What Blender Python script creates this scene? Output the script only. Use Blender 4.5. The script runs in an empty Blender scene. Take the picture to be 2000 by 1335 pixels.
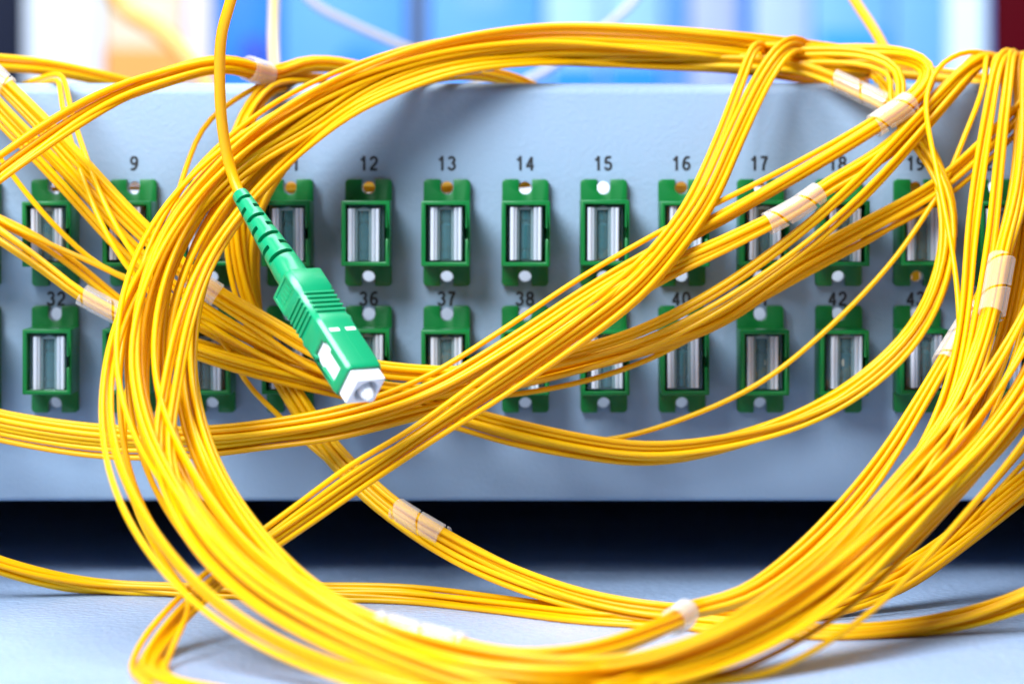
import bpy, bmesh, math, random
import numpy as np
from mathutils import Vector, Matrix

# ------------------------------------------------------------------ camera, world, lamps, exposure
scene = bpy.context.scene
COL = scene.collection
S = 0.001                      # the scene is planned in millimetres
D = 556.0                      # camera to panel front (mm)
HZ = 373.0                     # row of the horizon in the 2000 px wide photograph
HC = 75.7                      # camera height over the table (mm)

cam_d = bpy.data.cameras.new('camera')
cam = bpy.data.objects.new('camera', cam_d); COL.objects.link(cam)
cam.location = (0, -D * S, HC * S)
cam.rotation_euler = (math.radians(90), 0, 0)
cam_d.sensor_width = 36.0
cam_d.lens = 100.08
cam_d.shift_y = -294.5 / 2000
cam_d.clip_start = 0.01
cam_d.clip_end = 50
cam_d.dof.use_dof = True
cam_d.dof.focus_distance = (D - 40) * S
cam_d.dof.aperture_fstop = 13.0
scene.camera = cam

world = bpy.data.worlds.new('World'); scene.world = world; world.use_nodes = True
wb = world.node_tree.nodes['Background']
wb.inputs[0].default_value = (0.58, 0.72, 1.0, 1)
wb.inputs[1].default_value = 0.12

def lamp(name, loc, target, sx, sy, power, col):
    l = bpy.data.lights.new(name, 'AREA'); l.shape = 'RECTANGLE'; l.size = sx; l.size_y = sy
    l.energy = power; l.color = col
    o = bpy.data.objects.new(name, l); COL.objects.link(o)
    o.location = loc
    o.rotation_euler = (Vector(target) - Vector(loc)).to_track_quat('-Z', 'Y').to_euler()
    return o
lamp('key_softbox', (-0.36, -0.56, 0.62), (0.0, -0.02, 0.06), 0.44, 0.44, 20.0, (0.84, 0.93, 1.0))
lamp('overhead_softbox', (0.05, 0.02, 0.80), (0.0, 0.0, 0.05), 0.6, 0.40, 8.0, (0.84, 0.92, 1.0))
lamp('backdrop_fill', (0.0, 0.42, 0.70), (0.0, 0.90, 0.12), 1.0, 0.2, 2.9, (0.93, 0.96, 1.0))  # lamp added above the panel to brighten the folders
lamp('left_fill', (-0.75, -0.35, 0.30), (0.0, 0.0, 0.05), 0.35, 0.5, 0.8, (0.62, 0.80, 1.0))  # cool fill lamp added at the left, not a window

scene.view_settings.view_transform = 'Standard'
scene.view_settings.look = 'None'
scene.view_settings.exposure = 0.0
scene.view_settings.gamma = 1.0
scene.render.engine = 'CYCLES'
scene.cycles.use_denoising = True
scene.cycles.max_bounces = 7
scene.cycles.use_adaptive_sampling = True
scene.cycles.adaptive_threshold = 0.02
scene.cycles.transparent_max_bounces = 24
scene.cycles.caustics_reflective = False
scene.cycles.caustics_refractive = False

random.seed(7); rng = np.random.default_rng(11)

# ------------------------------------------------------------------ helpers
def P(px, py, z):
    """a point seen at photograph pixel (px, py), z mm in front of the panel -> world mm"""
    k = 0.1 * (D - z) / D
    return np.array([(px - 1000) * k, -z, HC - (py - HZ) * k])

def mat(name, col, rough=0.4, metal=0.0, spec=0.5, noise=None, bump=None, coat=0.0, sss=0.0):
    m = bpy.data.materials.new(name); m.use_nodes = True
    nt = m.node_tree; b = nt.nodes['Principled BSDF']
    b.inputs['Base Color'].default_value = (*col, 1)
    b.inputs['Roughness'].default_value = rough
    b.inputs['Metallic'].default_value = metal
    b.inputs['Specular IOR Level'].default_value = spec
    b.inputs['Coat Weight'].default_value = coat
    if sss:
        b.inputs['Subsurface Weight'].default_value = sss
        b.inputs['Subsurface Radius'].default_value = (1.0, 0.6, 0.3)
        b.inputs['Subsurface Scale'].default_value = 0.0008
    tc = nt.nodes.new('ShaderNodeTexCoord')
    if noise:
        sc, amt = noise
        n = nt.nodes.new('ShaderNodeTexNoise'); n.inputs['Scale'].default_value = sc; n.inputs['Detail'].default_value = 4
        nt.links.new(tc.outputs['Object'], n.inputs['Vector'])
        mx = nt.nodes.new('ShaderNodeMix'); mx.data_type = 'RGBA'
        mx.inputs[6].default_value = (*[c * (1 - amt) for c in col], 1)
        mx.inputs[7].default_value = (*[min(1, c * (1 + amt)) for c in col], 1)
        nt.links.new(n.outputs['Fac'], mx.inputs[0]); nt.links.new(mx.outputs[2], b.inputs['Base Color'])
    if bump:
        sc, st, dist = bump
        n2 = nt.nodes.new('ShaderNodeTexNoise'); n2.inputs['Scale'].default_value = sc; n2.inputs['Detail'].default_value = 2
        nt.links.new(tc.outputs['Object'], n2.inputs['Vector'])
        bp = nt.nodes.new('ShaderNodeBump'); bp.inputs['Strength'].default_value = st; bp.inputs['Distance'].default_value = dist
        nt.links.new(n2.outputs['Fac'], bp.inputs['Height']); nt.links.new(bp.outputs['Normal'], b.inputs['Normal'])
    return m

def clear_mat(name, tint, alpha_clear, milky, rough):
    """clear or milky plastic film: part transparent, part scattering, with a gloss"""
    m = bpy.data.materials.new(name); m.use_nodes = True; nt = m.node_tree
    for n in list(nt.nodes): nt.nodes.remove(n)
    out = nt.nodes.new('ShaderNodeOutputMaterial')
    tr = nt.nodes.new('ShaderNodeBsdfTransparent'); tr.inputs[0].default_value = (*tint, 1)
    df = nt.nodes.new('ShaderNodeBsdfDiffuse'); df.inputs[0].default_value = (*milky, 1)
    tl = nt.nodes.new('ShaderNodeBsdfTranslucent'); tl.inputs[0].default_value = (*milky, 1)
    a = nt.nodes.new('ShaderNodeMixShader'); a.inputs[0].default_value = 0.4
    nt.links.new(df.outputs[0], a.inputs[1]); nt.links.new(tl.outputs[0], a.inputs[2])
    c = nt.nodes.new('ShaderNodeMixShader'); c.inputs[0].default_value = alpha_clear
    nt.links.new(a.outputs[0], c.inputs[1]); nt.links.new(tr.outputs[0], c.inputs[2])
    gl = nt.nodes.new('ShaderNodeBsdfGlossy'); gl.inputs['Roughness'].default_value = rough
    lw = nt.nodes.new('ShaderNodeLayerWeight'); lw.inputs[0].default_value = 0.5
    pw = nt.nodes.new('ShaderNodeMath'); pw.operation = 'POWER'; pw.inputs[1].default_value = 3.0
    nt.links.new(lw.outputs['Facing'], pw.inputs[0])
    fr = nt.nodes.new('ShaderNodeMath'); fr.operation = 'MULTIPLY_ADD'; fr.inputs[1].default_value = 0.30; fr.inputs[2].default_value = 0.035
    nt.links.new(pw.outputs[0], fr.inputs[0])
    cl = nt.nodes.new('ShaderNodeMath'); cl.operation = 'MULTIPLY_ADD'; cl.inputs[1].default_value = -0.7 * alpha_clear; cl.inputs[2].default_value = alpha_clear
    nt.links.new(pw.outputs[0], cl.inputs[0]); nt.links.new(cl.outputs[0], c.inputs[0])
    e = nt.nodes.new('ShaderNodeMixShader')
    nt.links.new(fr.outputs[0], e.inputs[0]); nt.links.new(c.outputs[0], e.inputs[1]); nt.links.new(gl.outputs[0], e.inputs[2])
    nt.links.new(e.outputs[0], out.inputs[0])
    return m

M_YEL = mat('yellow_jacket', (1.0, 0.57, 0.0), 0.32, spec=0.38, noise=(60, 0.05))
M_YEL2 = mat('yellow_jacket_thick', (1.0, 0.55, 0.003), 0.32, spec=0.4, noise=(60, 0.04))
M_PANEL = mat('grey_powder_coat', (0.255, 0.345, 0.465), 0.45, spec=0.35, noise=(25, 0.07), bump=(1000, 0.32, 0.0003))
M_TABLE = mat('satin_table_top', (0.30, 0.40, 0.58), 0.26, spec=0.6, noise=(30, 0.2), bump=(700, 0.7, 0.0006))  # colour noise stands in for a mottled sheen
M_INK = mat('black_ink', (0.008, 0.009, 0.012), 0.6)
M_AGRN = mat('adapter_green', (0.0, 0.135, 0.024), 0.36, spec=0.35, noise=(90, 0.08))
M_CGRN = mat('connector_green', (0.002, 0.28, 0.11), 0.30, spec=0.5, noise=(120, 0.05))
M_WHT = mat('white_plastic', (0.85, 0.87, 0.90), 0.28, spec=0.5)
M_CER = mat('ceramic', (0.80, 0.83, 0.90), 0.15, spec=0.6)
M_BEIGE = mat('beige_ferrule', (0.62, 0.45, 0.30), 0.35)
M_DARK = mat('gap_blocker_black', (0.003, 0.003, 0.004), 0.8, spec=0.1)
M_RUB = mat('black_rubber', (0.012, 0.012, 0.012), 0.7)
M_WRAP = clear_mat('spiral_film', (1.0, 0.99, 0.98), 0.87, (1.0, 1.0, 1.0), 0.18)
M_CLR = clear_mat('clear_plastic', (0.95, 0.98, 1.0), 0.90, (0.35, 0.55, 0.56), 0.08)
M_FROST = clear_mat('frosted_plastic', (0.9, 0.95, 1.0), 0.12, (0.90, 0.92, 0.97), 0.2)

def jacket(m, col):
    """let some light through the jacket and vary its shade a little from cable to cable"""
    nt = m.node_tree; b = nt.nodes['Principled BSDF']; out = nt.nodes['Material Output']
    oi = nt.nodes.new('ShaderNodeObjectInfo')
    hs = nt.nodes.new('ShaderNodeHueSaturation')
    h = nt.nodes.new('ShaderNodeMath'); h.operation = 'MULTIPLY_ADD'; h.inputs[1].default_value = 0.016; h.inputs[2].default_value = 0.492
    v = nt.nodes.new('ShaderNodeMath'); v.operation = 'MULTIPLY_ADD'; v.inputs[1].default_value = 0.12; v.inputs[2].default_value = 0.92
    nt.links.new(oi.outputs['Random'], h.inputs[0]); nt.links.new(oi.outputs['Random'], v.inputs[0])
    nt.links.new(h.outputs[0], hs.inputs['Hue']); nt.links.new(v.outputs[0], hs.inputs['Value'])
    src = b.inputs['Base Color'].links[0].from_socket
    nt.links.new(src, hs.inputs['Color']); nt.links.new(hs.outputs[0], b.inputs['Base Color'])
    tl = nt.nodes.new('ShaderNodeBsdfTranslucent'); nt.links.new(hs.outputs[0], tl.inputs[0])
    mx = nt.nodes.new('ShaderNodeMixShader'); mx.inputs[0].default_value = 0.40
    nt.links.new(b.outputs[0], mx.inputs[1]); nt.links.new(tl.outputs[0], mx.inputs[2]); nt.links.new(mx.outputs[0], out.inputs[0])
jacket(M_YEL, None); jacket(M_YEL2, None)

def link(name, me, m, parent=None):
    o = bpy.data.objects.new(name, me); COL.objects.link(o)
    if m is not None and len(me.materials) == 0: me.materials.append(m)
    if parent is not None: o.parent = parent
    return o

def empty(name, loc_mm, label=None, cat=None, group=None):
    o = bpy.data.objects.new(name, None); COL.objects.link(o)
    o.empty_display_size = 0.005
    o.location = Vector([c * S for c in loc_mm])
    if label: o['label'] = label
    if cat: o['category'] = cat
    if group: o['group'] = group
    return o

def tag(o, label, cat, group=None):
    o['label'] = label; o['category'] = cat
    if group: o['group'] = group
    return o

def mesh_from(name, verts, faces, smooth=False):
    me = bpy.data.meshes.new(name)
    me.from_pydata([tuple(v * S for v in p) for p in verts], [], faces)
    if smooth: me.polygons.foreach_set('use_smooth', [True] * len(me.polygons))
    me.update(); return me

def box_vf(x0, x1, y0, y1, z0, z1):
    v = [(x0, y0, z0), (x1, y0, z0), (x1, y1, z0), (x0, y1, z0), (x0, y0, z1), (x1, y0, z1), (x1, y1, z1), (x0, y1, z1)]
    f = [(0, 3, 2, 1), (4, 5, 6, 7), (0, 1, 5, 4), (1, 2, 6, 5), (2, 3, 7, 6), (3, 0, 4, 7)]
    return v, f

def boxes_mesh(name, boxes):
    V, F = [], []
    for b in boxes:
        v, f = box_vf(*b); n = len(V); V += v; F += [tuple(i + n for i in q) for q in f]
    return mesh_from(name, V, F)

def prism(name, outline, z0, z1):
    """outline (x, y) counter-clockwise, extruded along z"""
    n = len(outline)
    v = [(x, y, z0) for x, y in outline] + [(x, y, z1) for x, y in outline]
    f = [tuple(range(n - 1, -1, -1)), tuple(range(n, 2 * n))] + [(i, (i + 1) % n, n + (i + 1) % n, n + i) for i in range(n)]
    return mesh_from(name, v, f)

def loft(name, rings, smooth=False):
    n = len(rings[0]); V = [p for r in rings for p in r]; F = []
    for k in range(len(rings) - 1):
        for i in range(n):
            F.append((k * n + i, k * n + (i + 1) % n, (k + 1) * n + (i + 1) % n, (k + 1) * n + i))
    F.append(tuple(range(n - 1, -1, -1))); b = (len(rings) - 1) * n; F.append(tuple(range(b, b + n)))
    return mesh_from(name, V, F, smooth)

def lathe_x(name, prof, seg=32, smooth=True):
    """profile (x, r) revolved about the x axis"""
    return loft(name, [[(x, r * math.cos(2 * math.pi * i / seg), r * math.sin(2 * math.pi * i / seg)) for i in range(seg)] for x, r in prof], smooth)

def finish(me_base, cutters=(), bevel=None, seg=2, smooth=False, angle=35):
    """apply boolean cuts and a bevel, return a plain mesh"""
    o = bpy.data.objects.new('tmp', me_base); COL.objects.link(o); tmp = [o]
    for c in cutters:
        co = bpy.data.objects.new('tmp_cut', c); COL.objects.link(co); tmp.append(co)
        md = o.modifiers.new('b', 'BOOLEAN'); md.operation = 'DIFFERENCE'; md.solver = 'EXACT'; md.object = co; md.use_self = True
    if bevel:
        md = o.modifiers.new('v', 'BEVEL'); md.width = bevel * S; md.segments = seg; md.limit_method = 'ANGLE'; md.angle_limit = math.radians(angle)
        md.harden_normals = False
    dg = bpy.context.evaluated_depsgraph_get(); dg.update()
    me = bpy.data.meshes.new_from_object(o.evaluated_get(dg))
    for t in tmp: bpy.data.objects.remove(t)
    if smooth:
        me.polygons.foreach_set('use_smooth', [True] * len(me.polygons))
        me.set_sharp_from_angle(angle=math.radians(40))
    me.materials.clear()
    return me

# ------------------------------------------------------------------ setting: table and wall
tab = link('table_top', boxes_mesh('table_top', [(-1500, 1500, -700, 1300, -30, 0)]), M_TABLE); tab['kind'] = 'structure'
wall = link('wall', boxes_mesh('wall', [(-1800, 1800, 1305, 1325, -30, 1400)]), mat('pale_blue_wall', (0.55, 0.66, 0.80), 0.8, noise=(3, 0.05))); wall['kind'] = 'structure'

# ------------------------------------------------------------------ patch panel
PX = lambda n: (1025.7 + (n - 14) * 152.6 - 1000) * 0.1        # column centre (mm)
YU, YL = HC - (454 - HZ) * 0.1, HC - (700 - HZ) * 0.1           # row centres (mm above the table)
ZB, ZT = 15.2, 96.8
panel = empty('patch_panel', (0, 0, 0), 'light grey metal patch panel with two rows of numbered ports', 'patch panel')
prof = []                                                       # (depth y, height z) outline of the bent sheet, outer then inner
R = 2.4
outer = [(90.0, ZB - 0.0), (1.0, ZB)]
for k in range(1, 5): a = math.radians(-90 - 90 * k / 4); outer.append((1.0 + 1.0 * math.cos(a), ZB + 1.0 + 1.0 * math.sin(a)))
for k in range(0, 9): a = math.radians(180 - 90 * k / 8); outer.append((R + R * math.cos(a), ZT - R + R * math.sin(a)))
outer.append((16.0, ZT))
inner = [(16.0, ZT - 1.4)]
for k in range(0, 5): a = math.radians(90 + 90 * k / 4); inner.append((R + (R - 1.4) * math.cos(a), ZT - R + (R - 1.4) * math.sin(a)))
inner += [(1.4, ZB + 1.4), (90.0, ZB + 1.4)]
pr = outer + inner
W = 242.0
n = len(pr)
V = [(-W, y, z) for y, z in pr] + [(W, y, z) for y, z in pr]
F = [tuple(range(n)), tuple(range(2 * n - 1, n - 1, -1))] + [(i, n + i, n + (i + 1) % n, (i + 1) % n) for i in range(n)]
plate = mesh_from('plate', V, F)
cutV, cutF = [], []
for row in (YU, YL):
    for c in range(7, 21):
        for dz in (8.75, -8.35):
            seg = 24; b = len(cutV); cx, cz = PX(c), row + dz
            for yy in (-3.0, 4.0):
                cutV += [(cx + 1.22 * math.cos(2 * math.pi * i / seg), yy, cz + 1.22 * math.sin(2 * math.pi * i / seg)) for i in range(seg)]
            cutF += [tuple(range(b, b + seg)), tuple(range(b + 2 * seg - 1, b + seg - 1, -1))]
            cutF += [(b + i, b + seg + i, b + seg + (i + 1) % seg, b + (i + 1) % seg) for i in range(seg)]
cut = mesh_from('cut', cutV, cutF)
bm = bmesh.new(); bm.from_mesh(cut); bmesh.ops.recalc_face_normals(bm, faces=bm.faces); bm.to_mesh(cut); bm.free()
bm = bmesh.new(); bm.from_mesh(plate); bmesh.ops.recalc_face_normals(bm, faces=bm.faces); bm.to_mesh(plate); bm.free()
plate = finish(plate, [cut], smooth=True)
link('front_plate', plate, M_PANEL, panel)
link('base_tray', boxes_mesh('base_tray', [(-W, W, 90.2, 230, ZB, ZB + 1.4)]), M_PANEL, panel)
link('gap_blocker', boxes_mesh('gap_blocker', [(-W, W, 231, 233, 0.2, 60)]), M_DARK, panel)  # near-black sheet added to keep the gap under the panel dark
# white sheet added inside the box, slanted to catch overhead light behind the screw holes
c0, c1 = (9.0, ZB + 3.0), (66.0, 90.0)
sv = [(-W + 3, c0[0], c0[1]), (W - 3, c0[0], c0[1]), (W - 3, c1[0], c1[1]), (-W + 3, c1[0], c1[1])]
sv += [(x, y + 1.0, z - 1.0) for x, y, z in sv]
link('hole_backing', mesh_from('hole_backing', sv, [(0, 1, 2, 3), (7, 6, 5, 4), (0, 4, 5, 1), (1, 5, 6, 2), (2, 6, 7, 3), (3, 7, 4, 0)]), mat('hole_backing_white', (0.55, 0.6, 0.68), 0.5), panel)
for fx in (-205, 205):
    for fy in (30, 190):
        link('foot', lathe_x('foot', [(0, 9), (0.8, 10), (ZB - 0.1, 11)], 24), M_RUB, panel).matrix_local = Matrix.Translation((fx * S, fy * S, 0)) @ Matrix.Rotation(-math.pi / 2, 4, 'Y')

def _arc(cx, cy, rx, ry, a0, a1, m=12):
    return [(cx + rx * math.cos(math.radians(a0 + (a1 - a0) * k / m)), cy + ry * math.sin(math.radians(a0 + (a1 - a0) * k / m))) for k in range(m + 1)]
TH = 0.185                                                      # stroke width, digit height 1
DIG = {                                                          # centre lines of the printed digits
    '0': [_arc(0.29, 0.5, 0.215, 0.42, 90, 450, 24)],
    '1': [[(0.10, 0.72), (0.22, 0.78), (0.30, 0.87), (0.335, 0.995)], [(0.335, 1.0), (0.335, 0.0)]],
    '2': [_arc(0.29, 0.69, 0.205, 0.23, 175, -20, 12) + [(0.44, 0.52), (0.30, 0.36), (0.16, 0.22), (0.085, 0.078)], [(0.03, 0.078), (0.53, 0.078)]],
    '3': [_arc(0.27, 0.72, 0.19, 0.20, 165, -90, 12), _arc(0.27, 0.295, 0.215, 0.22, 90, -168, 14)],
    '4': [[(0.40, 0.0), (0.40, 0.94)], [(0.40, 0.92), (0.09, 0.32)], [(0.02, 0.30), (0.56, 0.30)]],
    '5': [[(0.50, 0.915), (0.155, 0.915)], [(0.16, 0.93), (0.105, 0.50)], [(0.10, 0.47), (0.16, 0.54)] + _arc(0.28, 0.32, 0.21, 0.245, 110, -165, 14)],
    '6': [_arc(0.30, 0.315, 0.20, 0.235, 90, 450, 20), _arc(0.38, 0.40, 0.285, 0.52, 62, 195, 14)],
    '7': [[(0.04, 0.915), (0.52, 0.915)], [(0.475, 0.90), (0.34, 0.66), (0.25, 0.38), (0.21, 0.0)]],
    '8': [_arc(0.29, 0.72, 0.18, 0.20, 90, 450, 18), _arc(0.29, 0.29, 0.215, 0.215, 90, 450, 18)],
    '9': [_arc(0.28, 0.685, 0.20, 0.235, 90, 450, 20), _arc(0.20, 0.60, 0.285, 0.52, 15, -118, 14)],
}
def text_mesh(txt, height):
    V, F = [], []; x0 = 0.0
    for q, ch in enumerate(txt):
        for si, st in enumerate(DIG[ch]):
            p = np.array(st); t = np.gradient(p, axis=0); t /= np.linalg.norm(t, axis=1)[:, None]
            nn = np.stack([-t[:, 1], t[:, 0]], 1) * TH / 2; b = len(V); m = len(p); zz = 0.004 * (si + 1)
            for k in range(m): V += [(p[k, 0] + nn[k, 0] + x0, p[k, 1] + nn[k, 1], zz), (p[k, 0] - nn[k, 0] + x0, p[k, 1] - nn[k, 1], zz)]
            F += [(b + 2 * k, b + 2 * k + 1, b + 2 * k + 3, b + 2 * k + 2) for k in range(m - 1)]
        x0 += 0.70
    w = x0 - 0.12
    return mesh_from('number', [((x - w / 2) * height, (y - 0.5) * height, z) for x, y, z in V], F)
for row, first, py in (('u', 7, 319), ('l', 31, 583)):
    for k in range(14):
        o = link('number', text_mesh(str(first + k), 2.85), M_INK, panel)
        o.rotation_euler = (math.pi / 2, 0, 0)
        o.location = ((PX(7 + k) - 0.05) * S, -0.03 * S, (HC - (py - HZ) * 0.1) * S)

# ------------------------------------------------------------------ adapters
def flange_outline(w, h, r, nw, nd):
    pts = []
    def arc(cx, cy, a0, a1, rr, m=4):
        for k in range(m + 1):
            a = math.radians(a0 + (a1 - a0) * k / m); pts.append((cx + rr * math.cos(a), cy + rr * math.sin(a)))
    hw, hh = w / 2, h / 2
    arc(-hw + r, -hh + r, 180, 270, r)
    pts.append((-nw, -hh)); arc(0, -hh + nd, 180, 0, nw, 10); pts.append((nw, -hh))
    arc(hw - r, -hh + r, 270, 360, r); arc(hw - r, hh - r, 0, 90, r)
    pts.append((nw, hh)); arc(0, hh - nd, 0, -180, nw, 10); pts.append((-nw, hh))
    arc(-hw + r, hh - r, 90, 180, r)
    return pts
me_flange = finish(prism('flange', flange_outline(9.1, 20.8, 0.8, 1.27, 1.7), 0.05, 2.0), bevel=0.22, smooth=True, angle=50)
bw, bh, bd = 4.65, 6.25, 12.2
outer_b = boxes_mesh('body', [(-bw, bw, -bh, bh, 1.6, bd)])
me_body = finish(outer_b, [boxes_mesh('c', [(-bw + 0.85, bw - 0.85, -bh + 0.8, bh - 0.8, 4.0, bd + 2)]), boxes_mesh('c', [(bw - 1.4, bw - 0.35, -1.0, 1.0, 8.4, bd + 2)])], bevel=0.2, smooth=True)
def strip(x0, x1, zf, bulge, top=5.05):
    """one upright rounded strip of the cap, whitened in place of refracted light"""
    V, m = [], 9; cx, rr = (x0 + x1) / 2, (x1 - x0) / 2
    for zz in (-5.05, top):
        for j in range(m):
            a = math.pi * j / (m - 1); V.append((cx + rr * math.cos(a), zz, zf + bulge * math.sin(a)))
        V.append((cx - rr, zz, 5.0)); V.append((cx + rr, zz, 5.0))
    q = m + 2
    F = [tuple(range(q - 1, -1, -1)), tuple(range(q, 2 * q))] + [(j, (j + 1) % q, q + (j + 1) % q, q + j) for j in range(q)]
    return mesh_from('strip', V, F, False)
STRIPS = [(strip(-3.0, -2.15, 11.3, 0.35), 'a'), (strip(-2.12, -1.65, 11.1, 0.3), 'b'), (strip(-1.62, -1.2, 10.7, 0.2), 'c'),
          (strip(1.0, 1.45, 10.7, 0.2), 'c'), (strip(1.48, 2.3, 11.2, 0.3), 'b'), (strip(2.33, 3.0, 11.4, 0.35), 'a')]
# the cap's clear front sheet and middle tube (upright)
me_sheet = finish(boxes_mesh('sheet', [(-3.45, 3.45, -5.35, 5.35, 10.2, 10.4)]), bevel=0.1)
seg = 18
me_core = loft('core', [[(1.1 * k_ * math.cos(2 * math.pi * i / seg), yy, 9.2 + 1.1 * k_ * math.sin(2 * math.pi * i / seg)) for i in range(seg)] for yy, k_ in ((-4.8, 1), (-3.4, 1), (-3.35, 0.8), (-2.9, 0.8), (-2.85, 1), (1.6, 1), (2.0, 0.72), (2.6, 0.72), (2.65, 1), (4.6, 1))])
me_ferr = loft('ferr', [[(0.42 * k * math.cos(2 * math.pi * i / 14), -0.2 + 0.95 * k * math.sin(2 * math.pi * i / 14), zz) for i in range(14)] for zz, k in ((7.0, 1), (9.7, 1), (10.0, 0.7))], True)
M_CORE = mat('dim_cavity_core', (0.025, 0.09, 0.10), 0.12, spec=0.7)  # dark teal colour stands in for the dim cavity behind clear plastic
M_STRIP = {'a': clear_mat('cap_edge_glare_plastic', (0.9, 0.95, 1.0), 0.10, (0.86, 0.88, 0.97), 0.15), 'b': clear_mat('cap_side_glare_plastic', (0.85, 0.95, 0.97), 0.30, (0.82, 0.87, 0.95), 0.12), 'c': clear_mat('cap_inner_glare_plastic', (0.7, 0.92, 0.9), 0.62, (0.60, 0.76, 0.80), 0.1)}  # milky white in these colours stands in for bright refraction
me_arch = loft('arch', [[(x, 4.95 + 0.35 * math.cos(x / 1.2 * math.pi / 2) + dy, zz) for x in np.linspace(-1.2, 1.0, 9)] + [(x, 4.6 + dy, zz) for x in np.linspace(1.0, -1.2, 9)] for zz, dy in ((9.8, 0), (11.0, 0))])
hidden_nb = {7: 'adapter cut by the left photo edge, upper row',
             8: 'adapter at the upper left, crossed by two thin yellow cables', 10: 'adapter in the upper row mostly behind the big yellow coil',
             18: 'adapter in the upper row between those numbered seventeen and nineteen, crossed by yellow bundles',
             31: 'adapter cut by the left photo edge, lower row', 33: 'adapter just right of number thirty-two, behind the yellow coil',
             34: 'adapter in the lower row right of the big coil limb', 35: 'adapter in the lower row mostly behind the green connector and bundles',
             39: 'adapter in the lower row between those numbered thirty-eight and forty', 41: 'adapter in the lower row between those numbered forty and forty-two',
             44: 'adapter at the lower right, behind the hanging yellow bundles'}
for row, first, zc in (('u', 7, YU), ('l', 31, YL)):
    for k in range(14):
        num = first + k
        w_ = {9: 'nine', 11: 'eleven', 12: 'twelve', 13: 'thirteen', 14: 'fourteen', 15: 'fifteen', 16: 'sixteen', 17: 'seventeen', 19: 'nineteen', 20: 'twenty', 32: 'thirty-two', 36: 'thirty-six', 37: 'thirty-seven', 38: 'thirty-eight', 40: 'forty', 42: 'forty-two', 43: 'forty-three'}
        lab = 'green ' + (hidden_nb[num] if num in hidden_nb else 'adapter with clear dust cap under the printed number ' + w_[num])
        a = empty('fibre_adapter', (PX(7 + k), 0, zc), lab, 'adapter', 'green adapters in two rows on the panel')
        a.rotation_euler = (math.pi / 2, math.radians(random.uniform(-0.5, 0.5)), 0)
        link('flange', me_flange, M_AGRN, a)
        b = link('body', me_body, M_AGRN, a); b.location = (random.uniform(-0.12, 0.12) * S, random.uniform(-0.12, 0.12) * S, 0)
        cap = empty('dust_cap', (random.uniform(-0.5, 0.5), random.uniform(-0.35, 0.25), random.uniform(-0.3, 0.2))); cap.parent = a
        for sm, sk in STRIPS: link('cap_glare_strip', sm, M_STRIP[sk], cap)
        link('cap_arch', me_arch, M_STRIP['c'], cap)
        link('cap_core', me_core, M_CORE, cap)
        sh = link('cap_front', me_sheet, M_CLR, a)
        if num in (40, 41, 42, 43, 44, 19):
            link('ferrule', me_ferr, M_BEIGE, a)

# ------------------------------------------------------------------ cables
def spline(ctrl, step=3.0):
    """centripetal-ish Catmull-Rom through rows of any width, resampled evenly by the first three columns"""
    c = np.array(ctrl, float); c = np.vstack([2 * c[0] - c[1], c, 2 * c[-1] - c[-2]])
    out = []
    for i in range(1, len(c) - 2):
        p0, p1, p2, p3 = c[i - 1], c[i], c[i + 1], c[i + 2]
        t = [0.0]
        for a, b in ((p0, p1), (p1, p2), (p2, p3)): t.append(t[-1] + max(1e-3, np.linalg.norm(b[:3] - a[:3])) ** 0.5)
        ts = np.linspace(t[1], t[2], 16, endpoint=False)[:, None]
        A1 = (t[1] - ts) / (t[1] - t[0]) * p0 + (ts - t[0]) / (t[1] - t[0]) * p1
        A2 = (t[2] - ts) / (t[2] - t[1]) * p1 + (ts - t[1]) / (t[2] - t[1]) * p2
        A3 = (t[3] - ts) / (t[3] - t[2]) * p2 + (ts - t[2]) / (t[3] - t[2]) * p3
        B1 = (t[2] - ts) / (t[2] - t[0]) * A1 + (ts - t[0]) / (t[2] - t[0]) * A2
        B2 = (t[3] - ts) / (t[3] - t[1]) * A2 + (ts - t[1]) / (t[3] - t[1]) * A3
        out.append((t[2] - ts) / (t[2] - t[1]) * B1 + (ts - t[1]) / (t[2] - t[1]) * B2)
    out = np.vstack(out + [c[-2][None]])
    s = np.concatenate([[0], np.cumsum(np.linalg.norm(np.diff(out[:, :3], axis=0), axis=1))])
    m = max(8, int(s[-1] / step)); q = np.linspace(0, s[-1], m)
    return np.stack([np.interp(q, s, out[:, j]) for j in range(out.shape[1])], 1)

def smooth_rows(a, w, it=1):
    k = np.ones(2 * w + 1) / (2 * w + 1)
    for _ in range(it):
        p = np.concatenate([np.repeat(a[:1], w, 0), a, np.repeat(a[-1:], w, 0)])
        a = np.apply_along_axis(lambda c: np.convolve(c, k, 'valid'), 0, p)
    return a

def frames(c):
    t = np.gradient(c, axis=0); t /= np.linalg.norm(t, axis=1)[:, None]
    vd = np.array([0, 1.0, 0])
    side = np.cross(t, vd); nrm = np.linalg.norm(side, axis=1)[:, None]
    side = side / np.maximum(nrm, 0.15)
    side = smooth_rows(side, 3); side -= t * (side * t).sum(1)[:, None]; side /= np.linalg.norm(side, axis=1)[:, None]
    dep = np.cross(t, side)
    return t, side, dep

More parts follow.
